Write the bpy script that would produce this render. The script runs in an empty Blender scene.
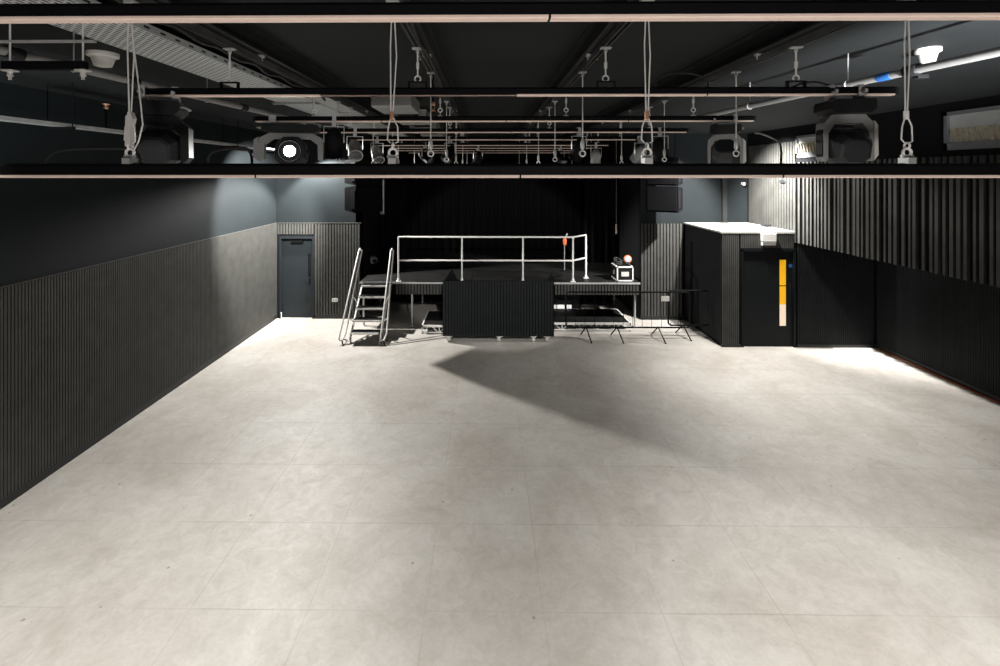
import bpy, bmesh, math, random
from mathutils import Vector, Matrix
random.seed(7)
R = math.radians
PI = math.pi
sc = bpy.context.scene
col = sc.collection

# ------------------------------------------------------------------ camera model
F = 472.0; PX = 481.0; PY = 174.0; EYE = 3.7; TH = 0.0108
def W(px, py, Y):
    """world point that stands at depth Y of the room and shows at pixel px, py"""
    u = (px - PX) / F; v = (py - PY) / F
    d = Y / (math.cos(TH) + u * math.sin(TH))
    return Vector(((u * math.cos(TH) - math.sin(TH)) * d, Y, EYE - v * d))
def wx(px, Y): return W(px, 174, Y).x
def wz(px, py, Y): return W(px, py, Y).z

# ------------------------------------------------------------------ materials
def mat(name, rgb, rough=0.5, metal=0.0, spec=0.5, var=0.0, scale=8.0, coat=0.0, bump=0.0, emit=None, estr=0.0):
    m = bpy.data.materials.new(name); m.use_nodes = True
    nt = m.node_tree; b = nt.nodes['Principled BSDF']
    b.inputs['Base Color'].default_value = (*rgb, 1)
    b.inputs['Roughness'].default_value = rough
    b.inputs['Metallic'].default_value = metal
    b.inputs['Specular IOR Level'].default_value = spec
    b.inputs['Coat Weight'].default_value = coat
    if emit:
        b.inputs['Emission Color'].default_value = (*emit, 1)
        b.inputs['Emission Strength'].default_value = estr
    if var or bump:
        tc = nt.nodes.new('ShaderNodeTexCoord')
        n = nt.nodes.new('ShaderNodeTexNoise'); n.inputs['Scale'].default_value = scale; n.inputs['Detail'].default_value = 5
        nt.links.new(tc.outputs['Object'], n.inputs['Vector'])
        if var:
            r = nt.nodes.new('ShaderNodeValToRGB')
            r.color_ramp.elements[0].position = .3; r.color_ramp.elements[1].position = .7
            r.color_ramp.elements[0].color = (*[c * (1 - var) for c in rgb], 1)
            r.color_ramp.elements[1].color = (*[min(1, c * (1 + var)) for c in rgb], 1)
            nt.links.new(n.outputs['Fac'], r.inputs['Fac']); nt.links.new(r.outputs['Color'], b.inputs['Base Color'])
        if bump:
            bp = nt.nodes.new('ShaderNodeBump'); bp.inputs['Strength'].default_value = bump; bp.inputs['Distance'].default_value = .01
            nt.links.new(n.outputs['Fac'], bp.inputs['Height']); nt.links.new(bp.outputs['Normal'], b.inputs['Normal'])
    return m

M = {}
M['wall_grey'] = mat('grey wall paint', (.013, .0165, .0185), .7, spec=.12, var=.06, scale=3)
M['wall_black'] = mat('black wall paint', (.008, .009, .010), .7, var=.1, scale=3)
M['slat'] = mat('charcoal slat veneer', (.060, .060, .056), .55, spec=.2, var=.14, scale=5)
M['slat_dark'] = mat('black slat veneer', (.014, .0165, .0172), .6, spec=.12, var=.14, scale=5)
M['felt'] = mat('black felt backing', (.006, .006, .007), .95, spec=.05)
M['batten'] = mat('grey timber batten', (.032, .032, .030), .65, spec=.1, var=.2, scale=4)
M['ceiling'] = mat('dark ceiling board', (.019, .0215, .0225), .8, spec=.1, var=.12, scale=.8)
M['black_metal'] = mat('black powder coat', (.006, .006, .007), .6, spec=.08, var=.1)
M['black_plastic'] = mat('black plastic', (.012, .013, .014), .45, spec=.2, var=.1)
M['dark_body'] = mat('dark grey plastic', (.022, .025, .028), .42, spec=.3, var=.1)
M['grey_body'] = mat('mid grey plastic', (.27, .28, .28), .45, var=.06)
M['white_plastic'] = mat('white plastic', (.64, .63, .61), .4, var=.03)
M['pale_strip'] = mat('pale rose painted strip', (.88, .71, .63), .5, var=.04)
M['galv'] = mat('galvanised steel', (.50, .51, .51), .42, .3, var=.16, scale=14)
M['strut'] = mat('dull zinc strut', (.07, .073, .073), .5, .3, var=.2, scale=10)
M['alu'] = mat('bare aluminium', (.88, .87, .85), .4, .05, var=.06)
M['wire'] = mat('steel wire rope', (.80, .80, .78), .4, .1)
M['pipe_grey'] = mat('grey painted pipe', (.22, .22, .215), .5, var=.1, scale=9)
M['blue'] = mat('blue tape band', (.02, .12, .38), .5)
M['copper'] = mat('copper brass', (.65, .36, .22), .35, .7)
M['rubber'] = mat('black rubber', (.012, .012, .012), .8)
M['door'] = mat('blue grey door paint', (.015, .019, .022), .5, spec=.2, var=.05, scale=4)
M['door_black'] = mat('black door paint', (.007, .009, .010), .5, spec=.15, var=.08)
M['yellow'] = mat('amber film on glass', (.78, .40, .015), .3, emit=(1.0, .50, .02), estr=.42)
M['cream_glass'] = mat('lit wired glass', (.75, .62, .48), .3, emit=(1.0, .80, .60), estr=.45)
M['dark_glass'] = mat('dark glass', (.006, .007, .008), .12)
M['skirt'] = mat('black skirting', (.012, .013, .014), .5)
M['speaker'] = mat('black speaker paint', (.003, .003, .004), .8, spec=.05)
M['vent_grey'] = mat('vent grey', (.10, .105, .11), .5)
M['roof'] = mat('pale board', (.42, .42, .40), .6, var=.09, scale=2.5)
M['stage_ply'] = mat('black stage plywood', (.013, .013, .013), .5, spec=.3, var=.35, scale=3, bump=.1)
M['cloth'] = mat('black wool serge', (.009, .009, .010), .95, spec=.1)
M['orange'] = mat('orange foam', (.75, .17, .05), .7)
M['orange_cable'] = mat('orange cable sheath', (.55, .14, .05), .5)
M['lens_lit'] = mat('lit lens', (1, 1, 1), .3, emit=(1.0, .98, .95), estr=40)
M['lens'] = mat('lens glass', (.03, .035, .04), .08, coat=.6)
M['pale_blue'] = mat('pale blue grey paint', (.42, .48, .52), .5)
M['sign_blue'] = mat('blue sign disc', (.02, .10, .30), .5)
M['insul'] = mat('straw insulation', (.22, .19, .13), .8, var=.3, scale=30)
M['duct'] = mat('zinc duct', (.42, .43, .42), .45, .4, var=.12, scale=3)
M['led'] = mat('small white lamp', (.9, .9, .9), .4, emit=(1, .97, .93), estr=.7)  # emission makes the white rack labels read bright in the dark

def perforated(name, rgb, px, py, sx, sy):
    """galvanised tray with staggered dark slots, along local Y"""
    m = bpy.data.materials.new(name); m.use_nodes = True
    nt = m.node_tree; b = nt.nodes['Principled BSDF']
    b.inputs['Roughness'].default_value = .5; b.inputs['Metallic'].default_value = .2
    tc = nt.nodes.new('ShaderNodeTexCoord')
    br = nt.nodes.new('ShaderNodeTexBrick')
    br.inputs['Color1'].default_value = (.006, .006, .007, 1); br.inputs['Color2'].default_value = (.012, .012, .013, 1)
    br.inputs['Mortar'].default_value = (*rgb, 1)
    br.inputs['Scale'].default_value = 1; br.inputs['Brick Width'].default_value = py; br.inputs['Row Height'].default_value = px
    br.inputs['Mortar Size'].default_value = sx; br.inputs['Mortar Smooth'].default_value = 0
    mp = nt.nodes.new('ShaderNodeMapping'); mp.inputs['Rotation'].default_value = (0, 0, PI / 2)
    nt.links.new(tc.outputs['Object'], mp.inputs['Vector']); nt.links.new(mp.outputs['Vector'], br.inputs['Vector'])
    nt.links.new(br.outputs['Color'], b.inputs['Base Color'])
    return m
M['tray'] = perforated('slotted tray steel', (.62, .66, .67), .034, .062, .0095, 0)

def flange_mat():
    m = bpy.data.materials.new('flange steel with slots'); m.use_nodes = True
    nt = m.node_tree; b = nt.nodes['Principled BSDF']; b.inputs['Roughness'].default_value = .5; b.inputs['Metallic'].default_value = .2
    tc = nt.nodes.new('ShaderNodeTexCoord'); se = nt.nodes.new('ShaderNodeSeparateXYZ'); nt.links.new(tc.outputs['Object'], se.inputs[0])
    def op(o, a, c):
        n = nt.nodes.new('ShaderNodeMath'); n.operation = o
        if isinstance(a, float): n.inputs[0].default_value = a
        else: nt.links.new(a, n.inputs[0])
        if isinstance(c, float): n.inputs[1].default_value = c
        else: nt.links.new(c, n.inputs[1])
        return n.outputs[0]
    a = op('LESS_THAN', op('PINGPONG', se.outputs['Y'], .075), .026)
    b2 = op('LESS_THAN', op('ABSOLUTE', op('SUBTRACT', se.outputs['Z'], .025), 0.), .007)
    k = op('MULTIPLY', a, b2)
    x = nt.nodes.new('ShaderNodeMix'); x.data_type = 'RGBA'; x.inputs['A'].default_value = (.5, .53, .53, 1); x.inputs['B'].default_value = (.008, .008, .009, 1)
    nt.links.new(k, x.inputs['Factor']); nt.links.new(x.outputs['Result'], b.inputs['Base Color']); return m
M['flange'] = flange_mat()
def floor_material():
    m = bpy.data.materials.new('polished concrete floor'); m.use_nodes = True
    nt = m.node_tree; N = nt.nodes; L = nt.links; b = N['Principled BSDF']
    tc = N.new('ShaderNodeTexCoord')
    def noise(scale, detail=6, rough=.6, dist=0.0, vec=None):
        n = N.new('ShaderNodeTexNoise'); n.inputs['Scale'].default_value = scale; n.inputs['Detail'].default_value = detail
        n.inputs['Roughness'].default_value = rough; n.inputs['Distortion'].default_value = dist
        L.new(vec or tc.outputs['Object'], n.inputs['Vector']); return n
    def ramp(src, stops):
        r = N.new('ShaderNodeValToRGB'); cr = r.color_ramp
        while len(cr.elements) < len(stops): cr.elements.new(.5)
        for e, (p, c) in zip(cr.elements, stops):
            e.position = p; e.color = (*c, 1) if len(c) == 3 else c
        L.new(src, r.inputs['Fac']); return r
    def mul(a, bb, fac=1.0, mode='MULTIPLY'):
        x = N.new('ShaderNodeMix'); x.data_type = 'RGBA'; x.blend_type = mode; x.inputs['Factor'].default_value = fac
        L.new(a, x.inputs['A']); L.new(bb, x.inputs['B']); return x.outputs['Result']
    n1 = noise(.9, 8, .62, .6); n2 = noise(5.5, 7, .65, 1.2); n3 = noise(28, 4, .6)
    base = ramp(n1.outputs['Fac'], [(.30, (.47, .435, .395)), (.55, (.575, .545, .51)), (.75, (.64, .62, .59))])
    mid = ramp(n2.outputs['Fac'], [(.30, (.86, .855, .845)), (.60, (1, 1, 1)), (.8, (1.05, 1.05, 1.05))])
    fine = ramp(n3.outputs['Fac'], [(.32, (.93, .93, .925)), (.6, (1, 1, 1))])
    c = mul(base.outputs['Color'], mid.outputs['Color']); c = mul(c, fine.outputs['Color'])
    # sheet joints: a one metre grid
    sep = N.new('ShaderNodeSeparateXYZ'); L.new(tc.outputs['Object'], sep.inputs['Vector'])
    wob = noise(1.3, 2)
    def line(axis_out, offset, half):
        a = N.new('ShaderNodeMath'); a.operation = 'ADD'; a.inputs[1].default_value = offset; L.new(axis_out, a.inputs[0])
        w = N.new('ShaderNodeMath'); w.operation = 'MULTIPLY_ADD'; w.inputs[1].default_value = .02; L.new(wob.outputs['Fac'], w.inputs[0]); L.new(a.outputs[0], w.inputs[2])
        f = N.new('ShaderNodeMath'); f.operation = 'PINGPONG'; f.inputs[1].default_value = .5; L.new(w.outputs[0], f.inputs[0])
        g = N.new('ShaderNodeMath'); g.operation = 'LESS_THAN'; g.inputs[1].default_value = half; L.new(f.outputs[0], g.inputs[0]); return g.outputs[0]
    mx = N.new('ShaderNodeMath'); mx.operation = 'MAXIMUM'
    L.new(line(sep.outputs['X'], .505, .0045), mx.inputs[0]); L.new(line(sep.outputs['Y'], .0, .0065), mx.inputs[1])
    fade = noise(.55, 3); fr = ramp(fade.outputs['Fac'], [(.36, (.0, .0, .0)), (.66, (.5, .5, .5))])
    jm = N.new('ShaderNodeMath'); jm.operation = 'MULTIPLY'; L.new(mx.outputs[0], jm.inputs[0]); L.new(fr.outputs['Color'], jm.inputs[1])
    x = N.new('ShaderNodeMix'); x.data_type = 'RGBA'; L.new(jm.outputs[0], x.inputs['Factor']); L.new(c, x.inputs['A']); x.inputs['B'].default_value = (.24, .21, .18, 1)
    c = x.outputs['Result']
    # sparse chips
    v = N.new('ShaderNodeTexVoronoi'); v.inputs['Scale'].default_value = 2.8; v.inputs['Randomness'].default_value = 1; L.new(tc.outputs['Object'], v.inputs['Vector'])
    sp = ramp(v.outputs['Distance'], [(.036, (.0, .0, .0)), (.05, (1, 1, 1))])
    inv = N.new('ShaderNodeMath'); inv.operation = 'SUBTRACT'; inv.inputs[0].default_value = 1; L.new(sp.outputs['Color'], inv.inputs[1])
    sc_ = N.new('ShaderNodeMath'); sc_.operation = 'MULTIPLY'; sc_.inputs[1].default_value = .6; L.new(inv.outputs[0], sc_.inputs[0])
    x2 = N.new('ShaderNodeMix'); x2.data_type = 'RGBA'; L.new(sc_.outputs[0], x2.inputs['Factor']); L.new(c, x2.inputs['A']); x2.inputs['B'].default_value = (.17, .15, .13, 1)
    # old scuff rings in the middle of the floor
    vd = N.new('ShaderNodeVectorMath'); vd.operation = 'DISTANCE'; vd.inputs[1].default_value = (-.47, 5.6, 0)
    nd = noise(2.2, 4, .6, .5); va = N.new('ShaderNodeVectorMath'); va.operation = 'MULTIPLY_ADD'
    va.inputs[1].default_value = (.30, .30, 0); L.new(nd.outputs['Color'], va.inputs[0]); L.new(tc.outputs['Object'], va.inputs[2])
    L.new(va.outputs['Vector'], vd.inputs[0])
    ring = ramp(vd.outputs['Value'], [(.0, (.93, .92, .90)), (.16, (.95, .94, .93)), (.22, (.88, .865, .84)), (.28, (.95, .94, .93)), (.40, (1, 1, 1))])
    c = mul(x2.outputs['Result'], ring.outputs['Color'])
    L.new(c, b.inputs['Base Color'])
    rr = ramp(n2.outputs['Fac'], [(.3, (.58, .58, .58)), (.7, (.50, .50, .50))])
    L.new(rr.outputs['Color'], b.inputs['Roughness'])
    b.inputs['Specular IOR Level'].default_value = .45
    bp = N.new('ShaderNodeBump'); bp.inputs['Strength'].default_value = .03; bp.inputs['Distance'].default_value = .01
    L.new(n2.outputs['Fac'], bp.inputs['Height']); L.new(bp.outputs['Normal'], b.inputs['Normal'])
    return m
M['floor'] = floor_material()

# ------------------------------------------------------------------ mesh builder
class MB:
    def __init__(s): s.v = []; s.f = []; s.sm = []
    def add(s, vs, fs, smooth=False):
        o = len(s.v); s.v += [tuple(p) for p in vs]
        for f in fs: s.f.append([i + o for i in f]); s.sm.append(smooth)
        return s
    def box(s, x0, x1, y0, y1, z0, z1):
        return s.add([(x0,y0,z0),(x1,y0,z0),(x1,y1,z0),(x0,y1,z0),(x0,y0,z1),(x1,y0,z1),(x1,y1,z1),(x0,y1,z1)],
                     [(3,2,1,0),(4,5,6,7),(0,1,5,4),(1,2,6,5),(2,3,7,6),(3,0,4,7)])
    def cbox(s, x0, x1, y0, y1, z0, z1, c=.01):
        """box with chamfered edges"""
        bm = bmesh.new(); bmesh.ops.create_cube(bm, size=1)
        for v in bm.verts:
            v.co = Vector(((x0+x1)/2 + v.co.x*(x1-x0), (y0+y1)/2 + v.co.y*(y1-y0), (z0+z1)/2 + v.co.z*(z1-z0)))
        bmesh.ops.bevel(bm, geom=bm.edges[:], offset=c, segments=2, affect='EDGES', profile=.6)
        bm.verts.index_update()
        s.add([v.co[:] for v in bm.verts], [[v.index for v in f.verts] for f in bm.faces]); bm.free(); return s
    def prism(s, prof, a, b, axis='y'):
        """extrude a 2-D outline from a to b along an axis"""
        n = len(prof)
        def P(p, t):
            return {'y': (p[0], t, p[1]), 'x': (t, p[0], p[1]), 'z': (p[0], p[1], t)}[axis]
        vs = [P(p, a) for p in prof] + [P(p, b) for p in prof]
        fs = [[i, (i+1) % n, n + (i+1) % n, n + i] for i in range(n)] + [list(range(n))[::-1], list(range(n, 2*n))]
        return s.add(vs, fs)
    def tube(s, pts, r, n=8, cap=True, smooth=True):
        pts = [Vector(p) for p in pts]; k = len(pts); vs = []; fs = []
        rad = r if isinstance(r, (list, tuple)) else [r] * k
        up = None
        for i, p in enumerate(pts):
            t = (pts[min(i+1, k-1)] - pts[max(i-1, 0)]).normalized()
            if up is None:
                up = Vector((0, 0, 1)) if abs(t.z) < .9 else Vector((1, 0, 0))
            a = t.cross(up)
            if a.length < 1e-6: a = t.orthogonal()
            a.normalize(); b2 = a.cross(t).normalized(); up = b2
            for j in range(n):
                an = 2*PI*j/n
                vs.append(p + a*math.cos(an)*rad[i] + b2*math.sin(an)*rad[i])
        for i in range(k-1):
            for j in range(n):
                fs.append([i*n+j, i*n+(j+1) % n, (i+1)*n+(j+1) % n, (i+1)*n+j])
        s.add(vs, fs, smooth)
        if cap:
            s.add(vs[:n], [list(range(n))]); s.add(vs[-n:], [list(range(n))[::-1]])
        return s
    def lathe(s, prof, o=(0,0,0), axis=(0,0,1), n=20, smooth=True):
        ax = Vector(axis).normalized(); a = ax.orthogonal().normalized(); b2 = ax.cross(a); o = Vector(o)
        vs = []; fs = []
        for r, h in prof:
            for j in range(n):
                t = 2*PI*j/n; vs.append(o + ax*h + a*math.cos(t)*r + b2*math.sin(t)*r)
        for i in range(len(prof)-1):
            for j in range(n):
                fs.append([i*n+j, i*n+(j+1) % n, (i+1)*n+(j+1) % n, (i+1)*n+j])
        s.add(vs, fs, smooth)
        s.add(vs[:n], [list(range(n))[::-1]]); s.add(vs[-n:], [list(range(n))])
        return s
    def torus(s, o, axis, Rr, r, n=16, m=6, a0=0, a1=2*PI, ref=None):
        ax = Vector(axis).normalized(); a = Vector(ref).normalized() if ref else ax.orthogonal().normalized(); b2 = ax.cross(a); o = Vector(o)
        full = abs(a1 - a0 - 2*PI) < 1e-6
        k = n if full else n + 1
        vs = []
        for i in range(k):
            t = a0 + (a1-a0)*i/n; d = a*math.cos(t) + b2*math.sin(t)
            for j in range(m):
                q = 2*PI*j/m; vs.append(o + d*(Rr + r*math.cos(q)) + ax*r*math.sin(q))
        fs = []
        for i in range(n):
            i2 = (i+1) % k
            for j in range(m): fs.append([i*m+j, i*m+(j+1) % m, i2*m+(j+1) % m, i2*m+j])
        s.add(vs, fs, True)
        return s
    def build(s, name, m, parent=None, loc=None):
        me = bpy.data.meshes.new(name)
        off = Vector((0,0,0)); q = parent
        while q is not None: off += Vector(q.location); q = q.parent
        if loc is not None: off += Vector(loc)
        me.from_pydata([tuple(Vector(p) - off) for p in s.v], [], s.f); me.update()
        me.polygons.foreach_set('use_smooth', s.sm)
        bm = bmesh.new(); bm.from_mesh(me); bmesh.ops.recalc_face_normals(bm, faces=bm.faces[:]); bm.to_mesh(me); bm.free()
        me.materials.append(M[m] if isinstance(m, str) else m)
        o = bpy.data.objects.new(name, me); col.objects.link(o)
        if parent: o.parent = parent
        if loc is not None: o.location = loc
        return o

def thing(name, label, cat, loc=(0,0,0), group=None):
    o = bpy.data.objects.new(name, None); col.objects.link(o); o.location = loc; o.empty_display_size = .1
    o['label'] = label; o['category'] = cat
    if group: o['group'] = group
    return o
def tag(o, label, cat, group=None):
    o['label'] = label; o['category'] = cat
    if group: o['group'] = group
    return o
def struct(o, label=None, cat=None):
    o['kind'] = 'structure'
    if label: o['label'] = label
    if cat: o['category'] = cat
    return o
def children(o): return [c for c in bpy.data.objects if c.parent == o]
def copy_tree(o, kids=None):
    c = o.copy(); col.objects.link(c)
    for ch in (kids if kids is not None else children(o)):
        d = ch.copy(); col.objects.link(d); d.parent = c
        for g in children(ch):
            e = g.copy(); col.objects.link(e); e.parent = d
    return c

# ------------------------------------------------------------------ room dimensions
XL, XR = -5.38, 8.33            # side walls
YB = 12.05                      # wall beside the stage opening
YF = -4.0                       # wall behind the balcony
CEIL = 4.72
BX0, BX1, BY = 5.05, 6.63, 10.16   # booth
OPL, OPR = -3.19, 3.92          # stage opening
YS = 16.2                       # back of the stage
SL = 2.44                       # slat cladding height

fl = struct(MB().box(XL-.2, XR+.2, YF, YS, -.1, 0).build('floor', 'floor'), 'pale polished concrete floor with faint one metre joints', 'floor')
ce = struct(MB().box(XL-.2, XR+.2, YF, YS, CEIL, CEIL+.1).build('ceiling', 'ceiling'), 'dark grey board ceiling above the lighting bars', 'ceiling')

def slats_y(x, y0, y1, z0, z1, pitch, w, d, sgn):
    mb = MB(); n = int((y1 - y0) / pitch)
    for i in range(n):
        y = y0 + i*pitch; mb.box(min(x, x+sgn*d), max(x, x+sgn*d), y, y+w, z0, z1)
    return mb
def slats_x(y, x0, x1, z0, z1, pitch, w, d, mb=None):
    mb = mb or MB(); n = int((x1 - x0) / pitch + .01)
    for i in range(n):
        x = x0 + i*pitch; mb.box(x, x+w, y-d, y, z0, z1)
    return mb

# left wall
wl = struct(MB().box(XL-.2, XL, YF, YB+.1, 0, CEIL).build('wall_left', 'wall_grey'), 'dark grey painted left wall above its slat cladding', 'wall')
MB().box(XL, XL+.012, .0, YB, .10, SL).build('felt_backing', 'felt', wl)
slats_y(XL+.012, .0, YB-.01, .10, SL, .0405, .027, .018, 1).build('slat_cladding', 'slat', wl)
MB().box(XL, XL+.036, .0, YB, SL, SL+.012).build('capping_strip', 'slat', wl)
struct(MB().box(XL, XL+.028, .0, YB, 0, .10).build('baseboard_left', 'skirt'), 'black skirting along the left slatted wall', 'baseboard')
# wall behind the camera
struct(MB().box(XL-.2, XR+.2, YF-.1, YF, 0, CEIL).build('wall_front', 'wall_grey'), 'grey wall behind the balcony', 'wall')

# back wall, left return with door_1
dx0, dx1 = wx(281.5, YB), wx(312.5, YB); dzt = wz(296, 238.5, YB)
ox0, ox1, ozt = dx0-.05, dx1+.05, dzt+.05
wb = struct(MB().box(XL, ox0, YB, YB+.15, 0, CEIL).box(ox1, OPL, YB, YB+.15, 0, CEIL).box(ox0, ox1, YB, YB+.15, ozt, CEIL)
            .build('wall_back', 'wall_grey'), 'grey painted wall with a door left of the stage', 'wall')
mb = slats_x(YB-.012, ox1+.02, OPL-.02, .10, SL, .073, .05, .018)
slats_x(YB-.012, XL+.04, ox1+.01, ozt+.06, SL, .073, .05, .018, mb)
mb.build('slat_cladding', 'slat', wb)
MB().box(ox1+.02, OPL, YB-.012, YB, .10, SL).box(XL+.03, ox1+.02, YB-.012, YB, ozt+.05, SL).build('felt_backing', 'felt', wb)
MB().box(XL+.03, OPL, YB-.036, YB, SL, SL+.012).build('capping_strip', 'slat', wb)
struct(MB().box(ox1+.02, OPL, YB-.03, YB, 0, .10).build('baseboard_back', 'skirt'), 'black skirting left of the stage', 'baseboard')
d1 = bpy.data.objects.new('door_1', None); col.objects.link(d1); d1.location = (dx0, YB, 0); struct(d1, 'dark blue grey door with a narrow vision panel left of the stage', 'door')
MB().box(dx0+.006, dx1-.006, YB+.05, YB+.095, .008, dzt).build('door_leaf', 'door', d1)
MB().box(ox0-.0, dx0, YB-.03, YB+.12, 0, ozt).box(dx1, ox1, YB-.03, YB+.12, 0, ozt).box(dx0, dx1, YB-.03, YB+.12, dzt, ozt).build('door_frame', 'door', d1)
vx0, vx1 = wx(307.4, YB), wx(310.2, YB)
MB().box(vx0, vx1, YB+.046, YB+.052, wz(308, 277, YB), wz(308, 254, YB)).build('vision_panel', 'dark_glass', d1)
h = W(310, 281, YB+.05)
MB().box(h.x-.03, h.x+.02, YB+.04, YB+.05, h.z-.07, h.z+.07).tube([(h.x, YB+.045, h.z), (h.x, YB-.01, h.z), (h.x-.11, YB-.01, h.z)], .010).build('door_handle', 'black_metal', d1)
MB().cbox(dx0+.25, dx0+.55, YB+.0, YB+.05, dzt-.12, dzt-.05, .008).build('door_closer', 'black_metal', d1)
p = W(281, 313, YB-.06)
tag(MB().lathe([(.022, 0), (.024, .005), (.014, .012), (.013, .13), (.018, .14), (.018, .17), (.01, .175)], (dx0+.03, YB-.08, 0)).build('door_stop', 'white_plastic'),
    'small white door stop post on the floor by the blue grey door', 'door stop')
p = W(335, 300, YB-.03)
so = thing('wall_socket', 'white double power socket low on the slatted wall beside the stage', 'socket', p)
MB().cbox(p.x-.075, p.x+.075, YB-.045, YB-.029, p.z-.045, p.z+.045, .005).build('face_plate', 'white_plastic', so)
MB().box(p.x-.045, p.x-.015, YB-.048, YB-.0445, p.z-.02, p.z+.02).build('socket_insert', 'grey_body', so)
MB().box(p.x+.015, p.x+.045, YB-.048, YB-.0445, p.z-.02, p.z+.02).build('socket_insert', 'grey_body', so)

# back wall, right of the stage
wr = struct(MB().box(OPR, BX1+.15, YB, YB+.15, 0, CEIL).build('wall_back_right', 'wall_grey'), 'grey painted wall between the stage and the booth', 'wall')
slats_x(YB-.012, OPR+.02, BX0, .10, SL, .081, .054, .018).build('slat_cladding', 'slat', wr)
MB().box(OPR, BX0, YB-.012, YB, .10, SL).build('felt_backing', 'felt', wr)
cx = wx(724.5, YB-.05)
struct(MB().box(cx-.055, cx+.055, YB-.08, YB, SL, CEIL).build('trim_1', 'wall_black'), 'black vertical cover strip above the booth roof', 'trim')
struct(MB().box(OPR, BX0, YB-.03, YB, 0, .10).build('baseboard_stage_right', 'skirt'), 'black skirting between stage and booth', 'baseboard')

# stage recess
struct(MB().box(OPL-.15, OPL, YB, YS, 0, CEIL).build('wall_stage_left', 'wall_black'), 'black left side wall of the stage recess', 'wall')
struct(MB().box(OPR, OPR+.15, YB+.15, YS, 0, CEIL).build('wall_stage_right', 'wall_black'), 'black right side wall of the stage recess', 'wall')
struct(MB().box(OPL-.15, OPR+.15, YS, YS+.1, 0, CEIL).build('wall_stage_back', 'wall_black'), 'black back wall of the stage recess', 'wall')

# right wall, booth and slatted bulkhead
wrr = struct(MB().box(XR, XR+.2, YF, BY+.12, 0, CEIL).build('wall_right', 'wall_black'), 'black right wall under the slatted bulkhead', 'wall')
slats_y(XR-.012, .0, BY, .08, 2.3, .0405, .027, .018, -1).build('slat_cladding', 'slat_dark', wrr)
MB().box(XR-.012, XR, .0, BY, .08, 2.3).build('felt_backing', 'felt', wrr)
struct(MB().box(XR-.03, XR, .0, BY, 0, .08).build('baseboard_right', 'skirt'), 'black skirting along the right wall', 'baseboard')

bd0, bd1 = wx(741, BY), wx(795, BY); bdz = wz(770, 249.5, BY); BT = 2.42
bf = struct(MB().box(BX0, bd0, BY, BY+.12, 0, BT).box(bd1, XR, BY, BY+.12, 0, 2.24).box(bd0, bd1, BY, BY+.12, bdz, BT).box(bd1, BX1+.1, BY, BY+.12, 2.24, BT)
            .build('wall_booth_front', 'felt'), 'dark slatted front wall of the booth with a door', 'wall')
mb = slats_x(BY, BX0, bd0-.02, .06, BT, .0405, .027, .018)
slats_x(BY, bd0-.01, bd1+.01, bdz+.03, BT, .0405, .027, .018, mb)
mb.build('slat_cladding', 'slat', bf)
slats_x(BY, bd1+.05, XR-.02, .06, 2.24, .0405, .027, .018).build('slat_cladding', 'slat_dark', bf)
MB().box(BX0-.02, BX1, BY-.025, BY, BT, BT+.015).build('capping_strip', 'slat', bf)
struct(MB().box(BX0-.025, bd0-.02, BY-.03, BY, 0, .06).box(bd1+.03, XR, BY-.03, BY, 0, .06).build('baseboard_booth', 'skirt'), 'black skirting along the booth front', 'baseboard')
bs = struct(MB().box(BX0, BX0+.12, BY+.12, YB, 0, BT).build('wall_booth_left', 'felt'), 'dark slatted side wall of the booth facing the stage', 'wall')
slats_y(BX0, BY+.01, YB-.02, .06, BT, .0405, .027, .018, -1).build('slat_cladding', 'slat_dark', bs)
MB().box(BX0-.022, BX0-.017, YB-.50, YB-.38, .0, 2.05).build('access_panel_gap', 'felt', bs)
struct(MB().box(BX0-.03, BX1, BY+.0, YB, BT+.015, BT+.05).build('ceiling_booth', 'roof'), 'pale board roof of the booth, lit from above', 'roof')
d2 = bpy.data.objects.new('door_2', None); col.objects.link(d2); d2.location = (bd0, BY, 0); struct(d2, 'black booth door with a tall amber vision panel', 'door')
MB().box(bd0+.045, bd1-.045, BY+.02, BY+.065, .008, bdz-.04).build('door_leaf', 'door_black', d2)
MB().box(bd0, bd0+.04, BY-.03, BY+.1, 0, bdz).box(bd1-.04, bd1, BY-.03, BY+.1, 0, bdz).box(bd0, bd1, BY-.03, BY+.1, bdz-.035, bdz+.02).build('door_frame', 'door_black', d2)
a0, a1 = wx(780.2, BY), wx(786.2, BY); z1, zm, z2, z0 = wz(783, 260, BY), wz(783, 286, BY), wz(783, 304.5, BY), wz(783, 326, BY)
MB().box(a0, a1, BY+.012, BY+.021, zm+.012, z1).box(a0, a1, BY+.012, BY+.021, z2, zm-.012).build('amber_vision_panel', 'yellow', d2)
MB().box(a0, a1, BY+.012, BY+.021, z0, z2).build('clear_vision_panel', 'cream_glass', d2)
MB().tube([(bd1-.12, BY+.02, .75), (bd1-.12, BY-.03, .75), (bd1-.12, BY-.03, 1.35), (bd1-.12, BY+.02, 1.35)], .010).build('pull_handle', 'black_metal', d2)
p = W(791, 266, BY)
tag(MB().lathe([(.04, 0), (.04, .006)], (p.x, BY+.019, p.z), (0, -1, 0)).build('door_sign', 'sign_blue'), 'small round blue sign on the black booth door', 'sign')
e0, e1 = wx(761.5, BY-.05), wx(775.5, BY-.05)
el = thing('emergency_light', 'white boxy emergency light above the booth door', 'emergency light', ((e0+e1)/2, BY, 2.3))
zt, zb = wz(768, 233.5, BY-.08), wz(768, 245.5, BY-.08)
MB().cbox(e0, e1, BY-.09, BY-.018, zb+.09, zt, .008).build('housing', 'white_plastic', el)
MB().prism([(BY-.095, zb+.088), (BY-.018, zb+.088), (BY-.018, zb), (BY-.075, zb)], e0+.01, e1-.01, 'x').build('diffuser', 'white_plastic', el)

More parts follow.
